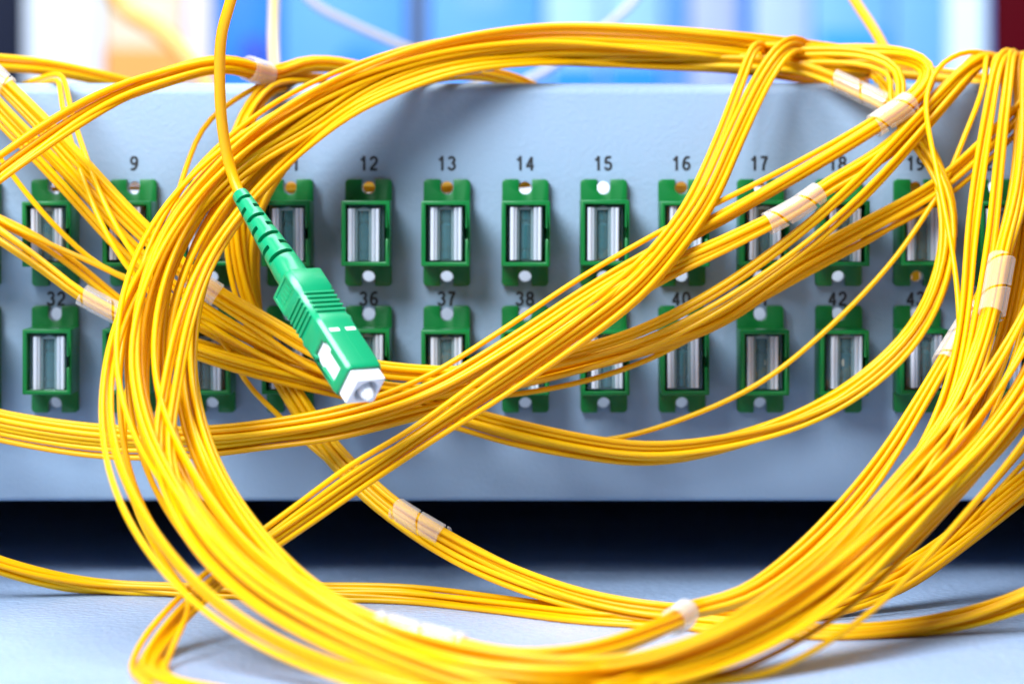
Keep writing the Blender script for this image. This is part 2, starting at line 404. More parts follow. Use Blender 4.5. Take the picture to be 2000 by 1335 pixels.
def tube_mesh(name, pts, r, sides=9):
    pts = np.asarray(pts); t = np.gradient(pts, axis=0); t /= np.linalg.norm(t, axis=1)[:, None]
    up = np.array([0.3, 1.0, 0.1]); nn = np.cross(t[0], up); nn /= np.linalg.norm(nn); N = [nn]
    for i in range(1, len(pts)):
        v = N[-1] - t[i] * np.dot(N[-1], t[i]); N.append(v / np.linalg.norm(v))
    N = np.array(N); B = np.cross(t, N)
    ang = np.linspace(0, 2 * np.pi, sides, endpoint=False)
    V = (pts[:, None] + r * (np.cos(ang)[None, :, None] * N[:, None] + np.sin(ang)[None, :, None] * B[:, None])).reshape(-1, 3) * S
    m = len(pts); i = np.arange(m - 1)[:, None]; j = np.arange(sides)[None]
    Fq = np.stack([i * sides + j, i * sides + (j + 1) % sides, (i + 1) * sides + (j + 1) % sides, (i + 1) * sides + j], -1).reshape(-1, 4)
    faces = Fq.tolist() + [list(range(sides - 1, -1, -1)), list(range((m - 1) * sides, m * sides))]
    me = bpy.data.meshes.new(name); me.from_pydata(V.tolist(), [], faces)
    me.polygons.foreach_set('use_smooth', [True] * len(me.polygons)); me.update()
    return me

def spiral_mesh(c, side, dep, t, r, turns, gap, th=0.28, phase=0.0):
    """a helical ribbon with thickness round the centre line c"""
    s = np.concatenate([[0], np.cumsum(np.linalg.norm(np.diff(c, axis=0), axis=1))]); L = s[-1]
    g = 1 - gap; wd = L * g / (turns - g)
    m = int(turns * 22)
    V = []; F = []
    def at(q):
        q = min(max(q, 0), L); f = lambda a: np.array([np.interp(q, s, a[:, j]) for j in range(3)])
        return f(c), f(side), f(dep)
    for i in range(m + 1):
        a = i / m * turns * 2 * math.pi + phase; s0 = i / m * (L + wd) - wd
        for off in np.linspace(0, wd, 4):
            C, Sd, Dp = at(s0 + off); d = math.cos(a) * Sd + math.sin(a) * Dp; d /= np.linalg.norm(d)
            V.append(C + d * r); V.append(C + d * (r + th))
    for i in range(m):
        b = i * 8; e = b + 8
        for k in range(3):
            F.append((b + 2 * k + 1, b + 2 * k + 3, e + 2 * k + 3, e + 2 * k + 1)); F.append((b + 2 * k, e + 2 * k, e + 2 * k + 2, b + 2 * k + 2))
        F.append((b, b + 1, e + 1, e)); F.append((b + 6, e + 6, e + 7, b + 7))
    me = mesh_from('spiral', V, F, True); me.set_sharp_from_angle(angle=math.radians(50)); return me

CD = 1.05                                                       # cable diameter (mm)
def run_on(rows):
    """let a cable that leaves the picture carry on for a while instead of stopping at its edge"""
    rows = [np.array(r, float) for r in rows]
    for _ in range(2):
        e, p = rows[-1], rows[-2]; k = 0.1 * (D + e[1]) / D
        px, py = 1000 + e[0] / k, HZ + (HC - e[2]) / k
        if px > 1990 or px < 10 or py > 1335 or py < 0:
            t = (e - p)[:3]; t /= np.linalg.norm(t)
            if e[1] > 6: t[1] *= 0.4                              # behind the panel: stay near it
            q = e.copy(); q[:3] = e[:3] + t * 45; rows.append(q)
            t2 = t * np.array([1.0, 0.25, 0.5]); t2 /= np.linalg.norm(t2)
            q = q.copy(); q[:3] = q[:3] + t2 * 80; q[2] = max(q[2], 3.0); rows.append(q)
        rows = rows[::-1]
    return rows

def bundle(name, label, n, ctrl, wraps=(), spread=0.33, flat=0.55, cat='cable bundle', group='yellow fibre cable bundles', d=CD, fade=None):
    """ctrl rows: pixel x, pixel y, z mm in front of panel, half width px; wraps: (x0, y0, x1, y1) pixel ends of spiral wraps"""
    rows = []
    for (x, y, z, h) in ctrl: rows.append([*P(x, y, z), h * 0.1 * (D - z) / D])
    path = spline(run_on(rows)); c = path[:, :3]; hw = np.maximum(path[:, 3], d * 0.3)
    m = len(c)
    rp = d * 0.5 * math.sqrt(n / 0.72) if n > 1 else 0
    hd = np.maximum(hw * flat, 0)
    area = n * d * d * 0.62
    hd = np.maximum(hd, area / math.pi / np.maximum(hw, 1e-3) * 1.05) if n > 3 else np.minimum(hd, d)
    spans = []
    pix = np.stack([1000 + c[:, 0] / (0.1 * (D + c[:, 1]) / D), HZ + (HC - c[:, 2]) / (0.1 * (D + c[:, 1]) / D)], 1)
    blend = np.zeros(m)
    for wr in wraps:
        i0 = int(np.argmin(((pix - np.array(wr[0:2])) ** 2).sum(1))); i1 = int(np.argmin(((pix - np.array(wr[2:4])) ** 2).sum(1)))
        if i0 > i1: i0, i1 = i1, i0
        i1 = max(i1, i0 + 2)
        spans.append((i0, i1))
        idx = np.arange(m); dist = np.maximum(np.maximum(i0 - idx, idx - i1), 0)
        blend = np.maximum(blend, np.clip(1 - dist / 14.0, 0, 1) ** 1.5)
    hw = hw * (1 - blend) + (rp - d / 2) * blend; hd = hd * (1 - blend) + (rp - d / 2) * blend
    t, side, dep = frames(c)
    # unit offsets, sunflower in the disc (a line for a few cables)
    u = np.zeros((m, n)); v = np.zeros((m, n)); sl = np.linspace(0, 1, m); ln = m * 3.0 / 300.0
    for i in range(n):
        if n <= 3: bu, bv = (0 if n == 1 else -0.85 + 1.7 * i / (n - 1)), 0.0
        else:
            rr = math.sqrt((i + 0.5) / n); th = i * 2.399963 + rng.uniform(-0.3, 0.3); bu, bv = rr * math.cos(th), rr * math.sin(th)
        wu = wv = 0
        for f, am in ((0.5, 1.0), (1.1, 1.0), (2.3, 0.35)):
            wu = wu + am * rng.normal() * np.sin(2 * math.pi * (f * ln * sl + rng.uniform())); wv = wv + am * rng.normal() * np.sin(2 * math.pi * (f * ln * sl + rng.uniform()))
        u[:, i] = bu + spread * wu * (1 - 0.8 * blend); v[:, i] = bv + spread * wv * (1 - 0.8 * blend)
    q = np.stack([u * hw[:, None], v * hd[:, None]], -1)
    if n > 1:
        for it in range(26):
            df = q[:, :, None] - q[:, None, :]; ds = np.linalg.norm(df, axis=-1) + 1e-6
            pen = np.clip(d * 1.0 - ds, 0, None); pen[:, np.arange(n), np.arange(n)] = 0
            q = q + (df / ds[..., None] * pen[..., None]).sum(2) * 0.35
            if it in (8, 16, 21): q = smooth_rows(q.reshape(m, -1), 2).reshape(m, n, 2)
        q = smooth_rows(q.reshape(m, -1), 2).reshape(m, n, 2)
    root = empty(name, tuple(c[m // 2]), label, cat, group if n > 1 or group != 'yellow fibre cable bundles' else None)
    inv = Matrix.Translation(-root.location)
    for i in range(n):
        pts = c + side * q[:, i, :1] + dep * q[:, i, 1:2]
        # rest on the table, keep out of the panel sheet
        r = d / 2
        pts[:, 2] = np.maximum(pts[:, 2], r + 0.05)
        low = pts[:, 2] < ZT - 1.0
        fr = (pts[:, 1] > -(r + 0.1)) & low & (pts[:, 1] < 3)
        pts[fr, 1] = -(r + 0.1)
        pts = smooth_rows(pts, 1)
        o = link('cable', tube_mesh('cable', pts, r), M_YEL, root); o.matrix_parent_inverse = inv
    for i0, i1 in spans:
        L = np.linalg.norm(np.diff(c[i0:i1 + 1], axis=0), axis=1).sum()
        # measured reach of the cables from the centre line
        rad = max(rp, np.linalg.norm(q[i0:i1 + 1], axis=-1).max() + d / 2) * 1.0 + 0.08
        o = link('spiral_wrap', spiral_mesh(c[i0:i1 + 1], side[i0:i1 + 1], dep[i0:i1 + 1], t[i0:i1 + 1], rad, max(2.3, L / 4.4), 0.10, phase=rng.uniform(0, 6)), M_WRAP, root)
        o.matrix_parent_inverse = inv
    return root

exec_bundles = True
# the big coil: loops leaning from the top edge of the panel down to the table
bundle('cable_coil', 'thick main coil of yellow cables looping from the panel top to the table', 17, [
    (1700, 118, -10, 24), (1560, 112, -4, 26), (1400, 106, -4, 28), (1200, 97, -3, 30), (1000, 97, -1, 31), (850, 116, 4, 34), (720, 158, 10, 38), (600, 215, 17, 44), (500, 285, 23, 48),
    (400, 390, 33, 52), (335, 510, 41, 52), (303, 640, 48, 54), (303, 760, 55, 56), (330, 880, 65, 60), (392, 1000, 78, 62), (490, 1110, 91, 62), (630, 1205, 104, 54),
    (800, 1272, 114, 46), (1000, 1312, 123, 36), (1200, 1322, 125, 36), (1350, 1292, 120, 44), (1500, 1232, 110, 46), (1640, 1142, 97, 48), (1740, 1052, 86, 48), (1830, 962, 76, 46),
    (1915, 872, 66, 44), (1985, 780, 58, 44), (2050, 670, 50, 44), (2100, 560, 44, 44)], spread=0.42)
bundle('cable_coil', 'inner coil strands tied with clear spiral wraps along the coil edge near the table', 7, [
    (1680, 160, -26, 22), (1450, 116, -10, 22), (1250, 110, -3, 22), (1050, 108, 0, 22), (880, 128, 4, 22), (740, 172, 9, 22), (620, 235, 15, 24), (520, 318, 21, 26), (450, 405, 28, 26), (398, 515, 36, 26), (372, 620, 44, 26), (368, 730, 52, 28),
    (388, 840, 61, 28), (430, 945, 72, 28), (505, 1052, 84, 26), (610, 1150, 96, 22), (720, 1212, 104, 18), (850, 1250, 109, 18), (1000, 1283, 113, 18), (1150, 1272, 110, 20), (1260, 1238, 102, 18), (1325, 1209, 92, 14),
    (1352, 1190, 80, 16), (1450, 1165, 78, 20), (1560, 1088, 74, 24), (1660, 988, 64, 22), (1740, 882, 52, 20), (1810, 770, 42, 18), (1868, 672, 33, 14), (1912, 600, 27, 14), (1955, 510, 22, 16), (1990, 400, 18, 18), (2030, 300, 14, 18)],
    wraps=[(745, 1220, 895, 1260), (1318, 1212, 1340, 1199), (872, 130, 955, 116), (1840, 715, 1905, 612)], flat=0.7)
bundle('cable_coil', 'outer coil strands held by a clear spiral wrap at the right', 8, [
    (1640, 120, -12, 20), (1450, 96, -2, 20), (1250, 80, 1, 22), (1050, 76, 3, 22), (860, 104, 8, 22), (700, 158, 14, 24), (560, 232, 22, 28), (440, 325, 31, 32), (340, 445, 42, 34), (285, 570, 52, 36), (268, 700, 60, 36),
    (290, 820, 69, 38), (355, 950, 82, 40), (460, 1085, 96, 42), (610, 1195, 108, 38), (760, 1270, 116, 34), (900, 1310, 124, 30), (1100, 1330, 128, 28), (1300, 1296, 118, 32), (1450, 1222, 106, 34), (1590, 1130, 94, 36),
    (1700, 1030, 80, 36), (1790, 925, 68, 34), (1855, 830, 57, 28), (1903, 722, 48, 22), (1937, 612, 40, 15), (1957, 505, 34, 16), (1985, 400, 26, 20), (1998, 300, 18, 16), (1998, 200, 8, 12), (1994, 118, 0, 9), (2010, 112, -10, 9), (2040, 130, -22, 12)],
    wraps=[(1955, 508, 1935, 615)])
bundle('cable_loop', 'four loose cables along the left rim of the coil', 4, [
    (1700, 160, -28, 16), (1560, 118, -12, 16), (1300, 104, -5, 16), (1050, 100, 0, 16), (860, 120, 7, 16), (720, 172, 13, 16), (600, 250, 20, 16), (480, 320, 28, 16), (380, 410, 36, 16), (310, 485, 42, 14), (255, 570, 48, 16), (220, 660, 55, 18), (203, 750, 62, 16), (204, 850, 72, 22), (232, 960, 84, 32), (298, 1075, 97, 34), (400, 1180, 110, 30), (540, 1265, 120, 24), (720, 1330, 130, 20), (900, 1375, 136, 20)], spread=0.3, cat='cable loop')
bundle('cable_loop', 'three cables running inside the coil arc past the connector boot', 4, [
    (1600, 160, -30, 10), (1400, 124, -12, 10), (1150, 120, -3, 10), (1000, 125, 3, 10), (880, 142, 9, 10), (780, 175, 13, 12), (680, 222, 18, 13), (585, 295, 22, 13), (505, 372, 28, 13), (445, 445, 36, 13), (392, 530, 48, 15), (352, 640, 58, 18), (330, 750, 64, 20), (316, 850, 72, 18), (330, 950, 82, 18), (390, 1060, 95, 22), (500, 1165, 108, 26), (660, 1255, 119, 26), (850, 1330, 130, 24), (1000, 1370, 136, 20)], cat='cable loop')

# diagonal bundles from the upper right over the middle to the lower left
bundle('cable_bundle', 'yellow bundle through the clear wrap under the top right corner, sweeping to the lower left', 7, [
    (1250, 108, -8, 20), (1450, 104, -8, 20), (1600, 104, -6, 20), (1720, 102, -3, 20), (1788, 114, 2, 18), (1818, 145, 8, 16), (1790, 188, 13, 14), (1717, 240, 17, 16), (1600, 312, 21, 22), (1450, 398, 25, 25), (1300, 478, 28, 25), (1150, 566, 30, 25), (1000, 664, 32, 24),
    (850, 752, 32, 22), (700, 806, 30, 20), (560, 834, 28, 20), (390, 852, 26, 24), (190, 846, 25, 24), (0, 818, 24, 24), (-70, 800, 24, 24)], wraps=[(1785, 193, 1713, 244)], spread=0.17)
bundle('cable_bundle', 'yellow bundle with the clear wrap over the port under number 17', 6, [
    (2010, 175, -25, 14), (1950, 125, -8, 12), (1915, 116, 1, 12), (1821, 205, 12, 16), (1740, 290, 18, 20), (1616, 365, 24, 20), (1550, 410, 27, 15), (1480, 446, 29, 18), (1400, 486, 30, 20), (1300, 532, 31, 22), (1180, 602, 32, 24), (1050, 690, 32, 25), (930, 766, 31, 25),
    (800, 804, 29, 22), (650, 842, 28, 20), (520, 858, 27, 20), (380, 874, 26, 20), (200, 874, 25, 20), (0, 842, 24, 20), (-70, 824, 24, 20)], wraps=[(1500, 436, 1600, 380)], spread=0.17)
bundle('cable_bundle', 'steep yellow bundle falling from the panel top across the diagonals to the lower left', 6, [
    (1640, 150, -20, 14), (1585, 108, -8, 14), (1550, 88, 2, 14), (1520, 112, 9, 16), (1488, 162, 13, 17), (1434, 275, 20, 20), (1385, 382, 27, 22), (1325, 470, 33, 24), (1245, 562, 37, 26), (1150, 636, 39, 28), (1050, 705, 41, 28), (950, 772, 43, 26),
    (850, 836, 46, 22), (700, 938, 51, 18), (600, 1008, 57, 17), (515, 1066, 63, 17), (440, 1118, 70, 17), (370, 1182, 80, 17), (316, 1248, 92, 15), (296, 1310, 105, 15), (330, 1350, 118, 18), (420, 1385, 126, 20)], spread=0.2)
bundle('cable_pair', 'two yellow cables hanging over the panel top left of the steep bundle', 2, [
    (1510, 130, -14, 6), (1490, 92, -2, 6), (1473, 92, 5, 6), (1444, 168, 11, 7), (1399, 283, 18, 7), (1340, 405, 27, 7), (1265, 502, 34, 8), (1160, 592, 39, 8), (1050, 672, 42, 9), (940, 748, 44, 9), (800, 848, 48, 9), (690, 912, 52, 9), (600, 978, 57, 8), (510, 1045, 63, 8), (430, 1105, 71, 10), (350, 1180, 82, 14), (280, 1262, 95, 10), (264, 1330, 110, 8), (290, 1385, 122, 8)], cat='cable pair', spread=0.12)

# bundles crossing behind the coil from the upper left to the right
bundle('cable_bundle', 'upper yellow bundle crossing behind the coil and under the connector to the right', 6, [
    (-60, 100, 12, 18), (0, 158, 14, 18), (85, 242, 17, 19), (165, 328, 19, 20), (240, 410, 21, 20), (310, 478, 22, 22), (380, 545, 22, 24), (450, 592, 22, 26), (530, 640, 23, 28), (600, 684, 24, 28), (680, 718, 25, 24), (760, 732, 25, 20), (850, 738, 24, 18), (950, 736, 24, 18),
    (1100, 704, 25, 20), (1250, 658, 26, 20), (1400, 582, 27, 20), (1560, 470, 26, 22), (1680, 364, 23, 22), (1808, 228, 15, 18), (1880, 150, 6, 14), (1915, 116, -3, 12), (1945, 120, -14, 12), (2010, 150, -30, 14)], wraps=[(-30, 128, 10, 166), (368, 535, 392, 560)], spread=0.22)
bundle('cable_bundle', 'lower yellow bundle crossing behind the coil, darker where it nears number 41', 5, [
    (-60, 145, 14, 18), (0, 215, 16, 18), (80, 298, 18, 19), (150, 372, 18, 20), (210, 440, 19, 20), (270, 503, 20, 20), (340, 570, 20, 22), (420, 626, 20, 24), (500, 672, 20, 26), (580, 712, 21, 26), (660, 744, 21, 22), (760, 762, 20, 18), (870, 766, 19, 16),
    (985, 748, 19, 16), (1156, 706, 19, 18), (1327, 654, 19, 18), (1420, 612, 19, 18), (1549, 522, 18, 21), (1677, 452, 17, 21), (1827, 370, 15, 20), (1905, 304, 13, 20), (2000, 210, 9, 20), (2060, 150, 4, 20)], spread=0.2)
bundle('cable_bundle', 'yellow bundle in the clear wrap at the left, drooping low across the panel bottom', 5, [
    (-50, 420, 16, 18), (0, 455, 17, 18), (80, 512, 20, 17), (164, 577, 22, 15), (230, 612, 22, 15), (300, 650, 22, 18), (370, 678, 22, 20), (450, 704, 21, 20), (530, 726, 20, 20), (620, 748, 19, 20), (720, 772, 19, 20), (800, 796, 19, 21), (900, 824, 19, 24), (1000, 854, 19, 24), (1150, 882, 19, 20), (1263, 893, 20, 18),
    (1400, 874, 20, 18), (1570, 812, 20, 18), (1700, 736, 20, 18), (1790, 644, 20, 19), (1838, 550, 20, 20), (1852, 450, 18, 20), (1836, 345, 14, 20), (1795, 264, 11, 16), (1742, 210, 8, 14), (1690, 184, 5, 14), (1640, 160, 3, 14), (1560, 130, 1, 16), (1450, 120, -1, 18), (1300, 118, -4, 18)],
    wraps=[(164, 577, 235, 614), (1726, 202, 1640, 160)])
bundle('cable_bundle', 'three cables looping down from the top right and drooping along the panel bottom', 3, [
    (1500, 112, -3, 10), (1600, 106, 1, 10), (1690, 110, 5, 11), (1744, 130, 8, 12), (1762, 165, 11, 10), (1750, 205, 12, 10), (1790, 262, 13, 10), (1845, 345, 16, 12), (1866, 440, 20, 10), (1848, 550, 22, 9), (1800, 650, 22, 9), (1712, 742, 22, 9), (1580, 820, 22, 9), (1400, 866, 22, 10), (1263, 876, 22, 10), (1150, 862, 21, 11), (1000, 828, 20, 12), (900, 800, 19, 12), (780, 768, 17, 12), (660, 740, 16, 12), (520, 700, 15, 12), (360, 660, 15, 12), (250, 600, 15, 10), (150, 520, 14, 10), (60, 460, 14, 8), (0, 432, 14, 6), (-60, 405, 14, 6)])
bundle('single_cable', 'single yellow cable curving from the top right across the port under number 42', 1, [
    (1990, 160, -20, 1), (1940, 118, -8, 1), (1926, 112, 2, 1), (1921, 172, 9, 1), (1882, 272, 13, 1), (1852, 345, 15, 1), (1815, 408, 16, 1), (1742, 512, 17, 1), (1613, 645, 18, 1), (1485, 747, 18, 1), (1327, 820, 18, 1), (1173, 860, 17, 1), (1040, 850, 16, 1), (900, 806, 16, 1), (760, 765, 15, 1), (600, 720, 15, 1), (440, 640, 15, 1), (300, 560, 15, 1), (200, 520, 15, 1), (90, 420, 15, 1), (27, 342, 16, 1), (-40, 250, 16, 1)], cat='cable', group=None)
bundle('single_cable', 'single yellow cable below the lower diagonal bundle, ending upward past number 20', 1, [
    (230, 560, 15, 1), (330, 610, 15, 1), (480, 690, 16, 1), (620, 742, 16, 1), (750, 772, 17, 1), (900, 778, 18, 1), (1071, 760, 18, 1), (1241, 713, 18, 1), (1434, 614, 17, 1), (1600, 522, 16, 1), (1737, 446, 15, 1), (1825, 376, 14, 1), (1905, 318, 13, 1), (1990, 232, 10, 1), (2060, 150, 4, 1)], cat='cable', group=None)
bundle('single_cable', 'single bright yellow cable arching over the top right corner and crossing number 19', 1, [
    (2020, 160, -16, 1), (1960, 118, -8, 1), (1895, 101, 0, 1), (1838, 128, 8, 1), (1811, 180, 14, 1), (1812, 240, 20, 1), (1830, 330, 25, 1), (1850, 430, 29, 1), (1867, 540, 33, 1), (1874, 640, 38, 1), (1868, 745, 45, 1), (1838, 870, 58, 1), (1780, 985, 73, 1), (1680, 1100, 89, 1), (1500, 1230, 109, 1), (1300, 1320, 123, 1), (1150, 1375, 132, 1)], cat='cable', group=None)

# hanging strands at the right
bundle('hanging_cables', 'left bunch of thin cables hanging over the panel top at the right', 4, [
    (2030, 160, -24, 8), (1985, 122, -12, 6), (1958, 104, 0, 5), (1944, 132, 8, 7), (1929, 215, 15, 11), (1913, 315, 21, 14), (1901, 405, 26, 14), (1892, 500, 31, 12), (1886, 580, 35, 10), (1870, 690, 42, 12), (1842, 790, 50, 14), (1790, 900, 62, 18), (1712, 1010, 76, 22), (1600, 1120, 92, 24), (1450, 1225, 106, 24), (1280, 1310, 120, 20), (1150, 1365, 130, 18)], spread=0.12)
bundle('hanging_cables', 'right bunch of thin cables hanging over the panel top at the right', 4, [
    (2035, 170, -24, 8), (1995, 125, -12, 6), (1969, 104, 0, 5), (1966, 160, 9, 6), (1956, 250, 17, 9), (1946, 350, 23, 11), (1936, 450, 29, 11), (1920, 560, 35, 12), (1902, 660, 41, 14), (1882, 745, 47, 16), (1840, 850, 57, 20), (1768, 965, 71, 24), (1655, 1080, 87, 26), (1500, 1205, 104, 24), (1320, 1305, 119, 20), (1180, 1362, 130, 18)], spread=0.12)
bundle('hanging_cables', 'deep yellow cables at the right photo edge behind the wrapped bundle', 6, [
    (2040, 240, 8, 14), (2022, 330, 14, 14), (2008, 450, 20, 18), (1990, 560, 26, 18), (1964, 670, 32, 18), (1925, 770, 40, 16), (1880, 870, 50, 18), (1815, 970, 63, 20), (1710, 1085, 80, 20), (1560, 1195, 98, 20), (1380, 1285, 114, 20), (1200, 1352, 128, 18)])
bundle('hanging_cables', 'two separate cables right of the hanging bunches at the photo edge', 2, [
    (2030, 500, 24, 8), (2000, 600, 30, 8), (1975, 690, 36, 8), (1945, 770, 44, 10), (1905, 860, 54, 14), (1840, 960, 66, 16), (1740, 1070, 82, 16), (1590, 1190, 100, 14), (1400, 1290, 116, 14), (1250, 1352, 128, 12)], cat='cable pair')
bundle('cable_bundle', 'yellow bundle running along behind the top edge at the far right', 7, [
    (1640, 128, -16, 14), (1740, 138, -14, 15), (1830, 146, -12, 15), (1910, 156, -10, 15), (1970, 168, -8, 15), (2060, 190, -8, 15)], flat=0.9)

# left side
bundle('cable_bundle', 'arched yellow bundle at the upper left, leaving a clear wrap', 7, [
    (760, 150, -16, 10), (690, 130, -10, 10), (630, 122, -6, 11), (575, 128, -3, 11), (540, 148, 0, 11), (504, 140, 5, 11), (455, 125, 11, 13), (400, 128, 15, 14), (337, 147, 19, 16), (236, 182, 25, 18), (135, 238, 29, 22), (0, 334, 33, 27), (-70, 390, 35, 28)], wraps=[(528, 150, 494, 136)])
bundle('cable_bundle', 'blurred yellow bundle lying behind the top edge at the far left', 6, [
    (-60, 118, -8, 13), (0, 122, -9, 13), (80, 128, -11, 12), (160, 142, -14, 11), (230, 158, -18, 10), (330, 185, -26, 10)])
bundle('cable_pair', 'two thin yellow cables hanging steeply over the panel top at the left', 2, [
    (40, 172, -14, 5), (80, 158, -8, 5), (112, 150, 0, 8), (122, 162, 6, 8), (131, 215, 12, 10), (158, 305, 18, 12), (205, 425, 24, 14), (262, 520, 26, 16), (330, 590, 24, 14), (420, 640, 20, 10), (520, 690, 18, 8), (640, 740, 17, 8), (800, 790, 16, 8), (950, 830, 16, 8), (1100, 862, 17, 8), (1263, 885, 18, 6), (1400, 862, 18, 6), (1570, 805, 18, 6), (1690, 730, 18, 6), (1780, 640, 18, 6), (1830, 540, 18, 6), (1845, 440, 16, 6), (1830, 345, 12, 6), (1790, 262, 8, 6), (1750, 200, 4, 6), (1720, 160, -2, 6), (1700, 140, -12, 6)], cat='cable pair', spread=0.1)
bundle('single_cable', 'single thin yellow cable crossing the port at the far left from the photo edge', 1, [
    (-50, 400, 15, 1), (0, 431, 16, 1), (97, 477, 17, 1), (167, 507, 18, 1), (249, 546, 18, 1), (340, 590, 17, 1), (440, 668, 16, 1), (478, 742, 16, 1), (548, 812, 17, 1), (620, 880, 19, 1), (740, 970, 26, 1), (870, 1062, 36, 1), (1000, 1132, 46, 1), (1150, 1188, 56, 1), (1300, 1212, 60, 1), (1500, 1215, 58, 1), (1700, 1180, 50, 1), (1850, 1090, 40, 1), (2000, 960, 30, 1), (2060, 900, 28, 1)], cat='cable', group=None)
bundle('single_cable', 'single yellow cable leaving the coil left edge beside number 9 and passing below it', 1, [
    (600, 150, -8, 1), (545, 152, 0, 1), (505, 167, 4, 1), (450, 200, 7, 1), (398, 246, 11, 1), (366, 320, 15, 1), (342, 398, 20, 1), (318, 500, 26, 1), (285, 620, 34, 1), (256, 720, 42, 1), (243, 813, 50, 1), (247, 915, 60, 1), (268, 1000, 70, 1), (315, 1090, 80, 1), (370, 1170, 88, 1), (350, 1235, 98, 1), (326, 1290, 104, 1), (330, 1340, 116, 1), (380, 1390, 126, 1)], cat='cable', group=None)
bundle('cable_bundle', 'yellow bundle hanging beside the connector boot, spiral wrapped below the panel', 6, [
    (640, 160, -10, 12), (575, 158, -3, 12), (530, 166, 3, 12), (500, 196, 8, 12), (470, 250, 11, 13), (456, 310, 13, 14), (452, 380, 14, 16), (452, 450, 15, 18), (460, 530, 15, 18), (485, 615, 15, 18), (530, 708, 16, 20), (590, 803, 18, 20), (650, 882, 20, 18), (700, 930, 23, 16), (768, 988, 28, 15), (872, 1052, 36, 15), (1000, 1118, 46, 18), (1150, 1172, 56, 18), (1300, 1198, 62, 16), (1430, 1204, 60, 16), (1600, 1182, 50, 16), (1768, 1120, 38, 18), (1877, 1048, 30, 18), (2000, 948, 24, 20), (2070, 890, 22, 20)], wraps=[(768, 988, 872, 1052)])
bundle('cable_bundle', 'four yellow cables hanging behind the connector and running below the wrapped bundle', 4, [
    (1120, 230, -32, 10), (1030, 165, -20, 10), (940, 142, -8, 10), (850, 146, 2, 10), (720, 190, 7, 10), (610, 262, 10, 10), (545, 325, 12, 12), (505, 390, 13, 14), (482, 470, 13, 14), (482, 550, 13, 14), (500, 640, 14, 14), (545, 735, 16, 14), (612, 850, 18, 14), (697, 950, 23, 12), (775, 1016, 29, 12), (877, 1084, 38, 14), (1000, 1138, 47, 14), (1150, 1184, 56, 12), (1300, 1208, 62, 12), (1430, 1216, 62, 12), (1600, 1200, 52, 12), (1768, 1140, 42, 12), (1870, 1070, 34, 12), (2000, 968, 28, 12), (2070, 910, 26, 12)])
bundle('cable_pair', 'two loose yellow cables rising to the right photo edge below the panel', 2, [
    (2070, 810, 16, 14), (1995, 892, 20, 12), (1925, 970, 26, 9), (1850, 1050, 32, 8), (1770, 1118, 40, 8), (1670, 1175, 48, 8), (1550, 1208, 56, 8), (1430, 1216, 60, 8), (1300, 1206, 60, 8), (1150, 1180, 54, 8), (1000, 1130, 44, 8), (870, 1068, 34, 8), (750, 980, 24, 8), (640, 880, 17, 8), (560, 770, 14, 8), (510, 660, 13, 8), (495, 560, 12, 8), (500, 440, 12, 8), (520, 360, 11, 8), (570, 290, 9, 8), (690, 205, 6, 8), (810, 158, 1, 8), (900, 142, -8, 8), (1000, 160, -18, 8), (1100, 230, -32, 8)], cat='cable pair')
bundle('cable_bundle', 'yellow bundle lying on the table under the panel from edge to edge', 8, [
    (-70, 1080, 30, 14), (0, 1106, 28, 14), (100, 1132, 25, 12), (200, 1147, 22, 11), (350, 1154, 24, 10), (500, 1155, 27, 12), (650, 1156, 30, 14), (800, 1159, 33, 15), (900, 1169, 39, 14), (1000, 1182, 46, 14), (1150, 1201, 57, 14), (1300, 1210, 62, 13), (1450, 1222, 68, 12), (1600, 1234, 74, 11), (1700, 1232, 73, 11), (1800, 1221, 71, 13), (1900, 1200, 69, 16), (2000, 1166, 68, 20), (2070, 1140, 68, 22)], flat=0.7)
bundle('cable_bundle', 'yellow cables inside the panel box seen through the screw holes', 6, [
    (-100, 360, -26, 14), (115, 358, -28, 14), (264, 356, -30, 14), (420, 366, -28, 16), (570, 374, -26, 14), (720, 366, -26, 16), (870, 368, -28, 8), (1025, 356, -30, 12), (1180, 338, -30, 12), (1330, 372, -28, 12), (1482, 350, -28, 12), (1640, 366, -26, 14), (1790, 358, -28, 12), (1950, 340, -26, 14), (2100, 350, -26, 14)])

# ------------------------------------------------------------------ connector with its lead
ax = np.array([0.477, -0.659, 0.582]); ax /= np.linalg.norm(ax)
uu = np.array([0.90, 0.03, 0]); uu[2] = -(ax[0] * uu[0] + ax[1] * uu[1]) / ax[2]; uu /= np.linalg.norm(uu)
vv = np.cross(ax, uu)
toW = lambda a: Vector((a[0], -a[2], a[1]))
BOOT = 24.0
tip = P(468, 378, 40)
aW, uW, vW = toW(ax), toW(uu), toW(vv)
org = Vector(tip) + aW * BOOT
MC = Matrix(((aW.x, uW.x, vW.x, org.x * S), (aW.y, uW.y, vW.y, org.y * S), (aW.z, uW.z, vW.z, org.z * S), (0, 0, 0, 1)))
conn = empty('fibre_connector', (0, 0, 0), 'green connector with ribbed boot and white tip on a thick yellow lead', 'connector')
conn.matrix_world = MC

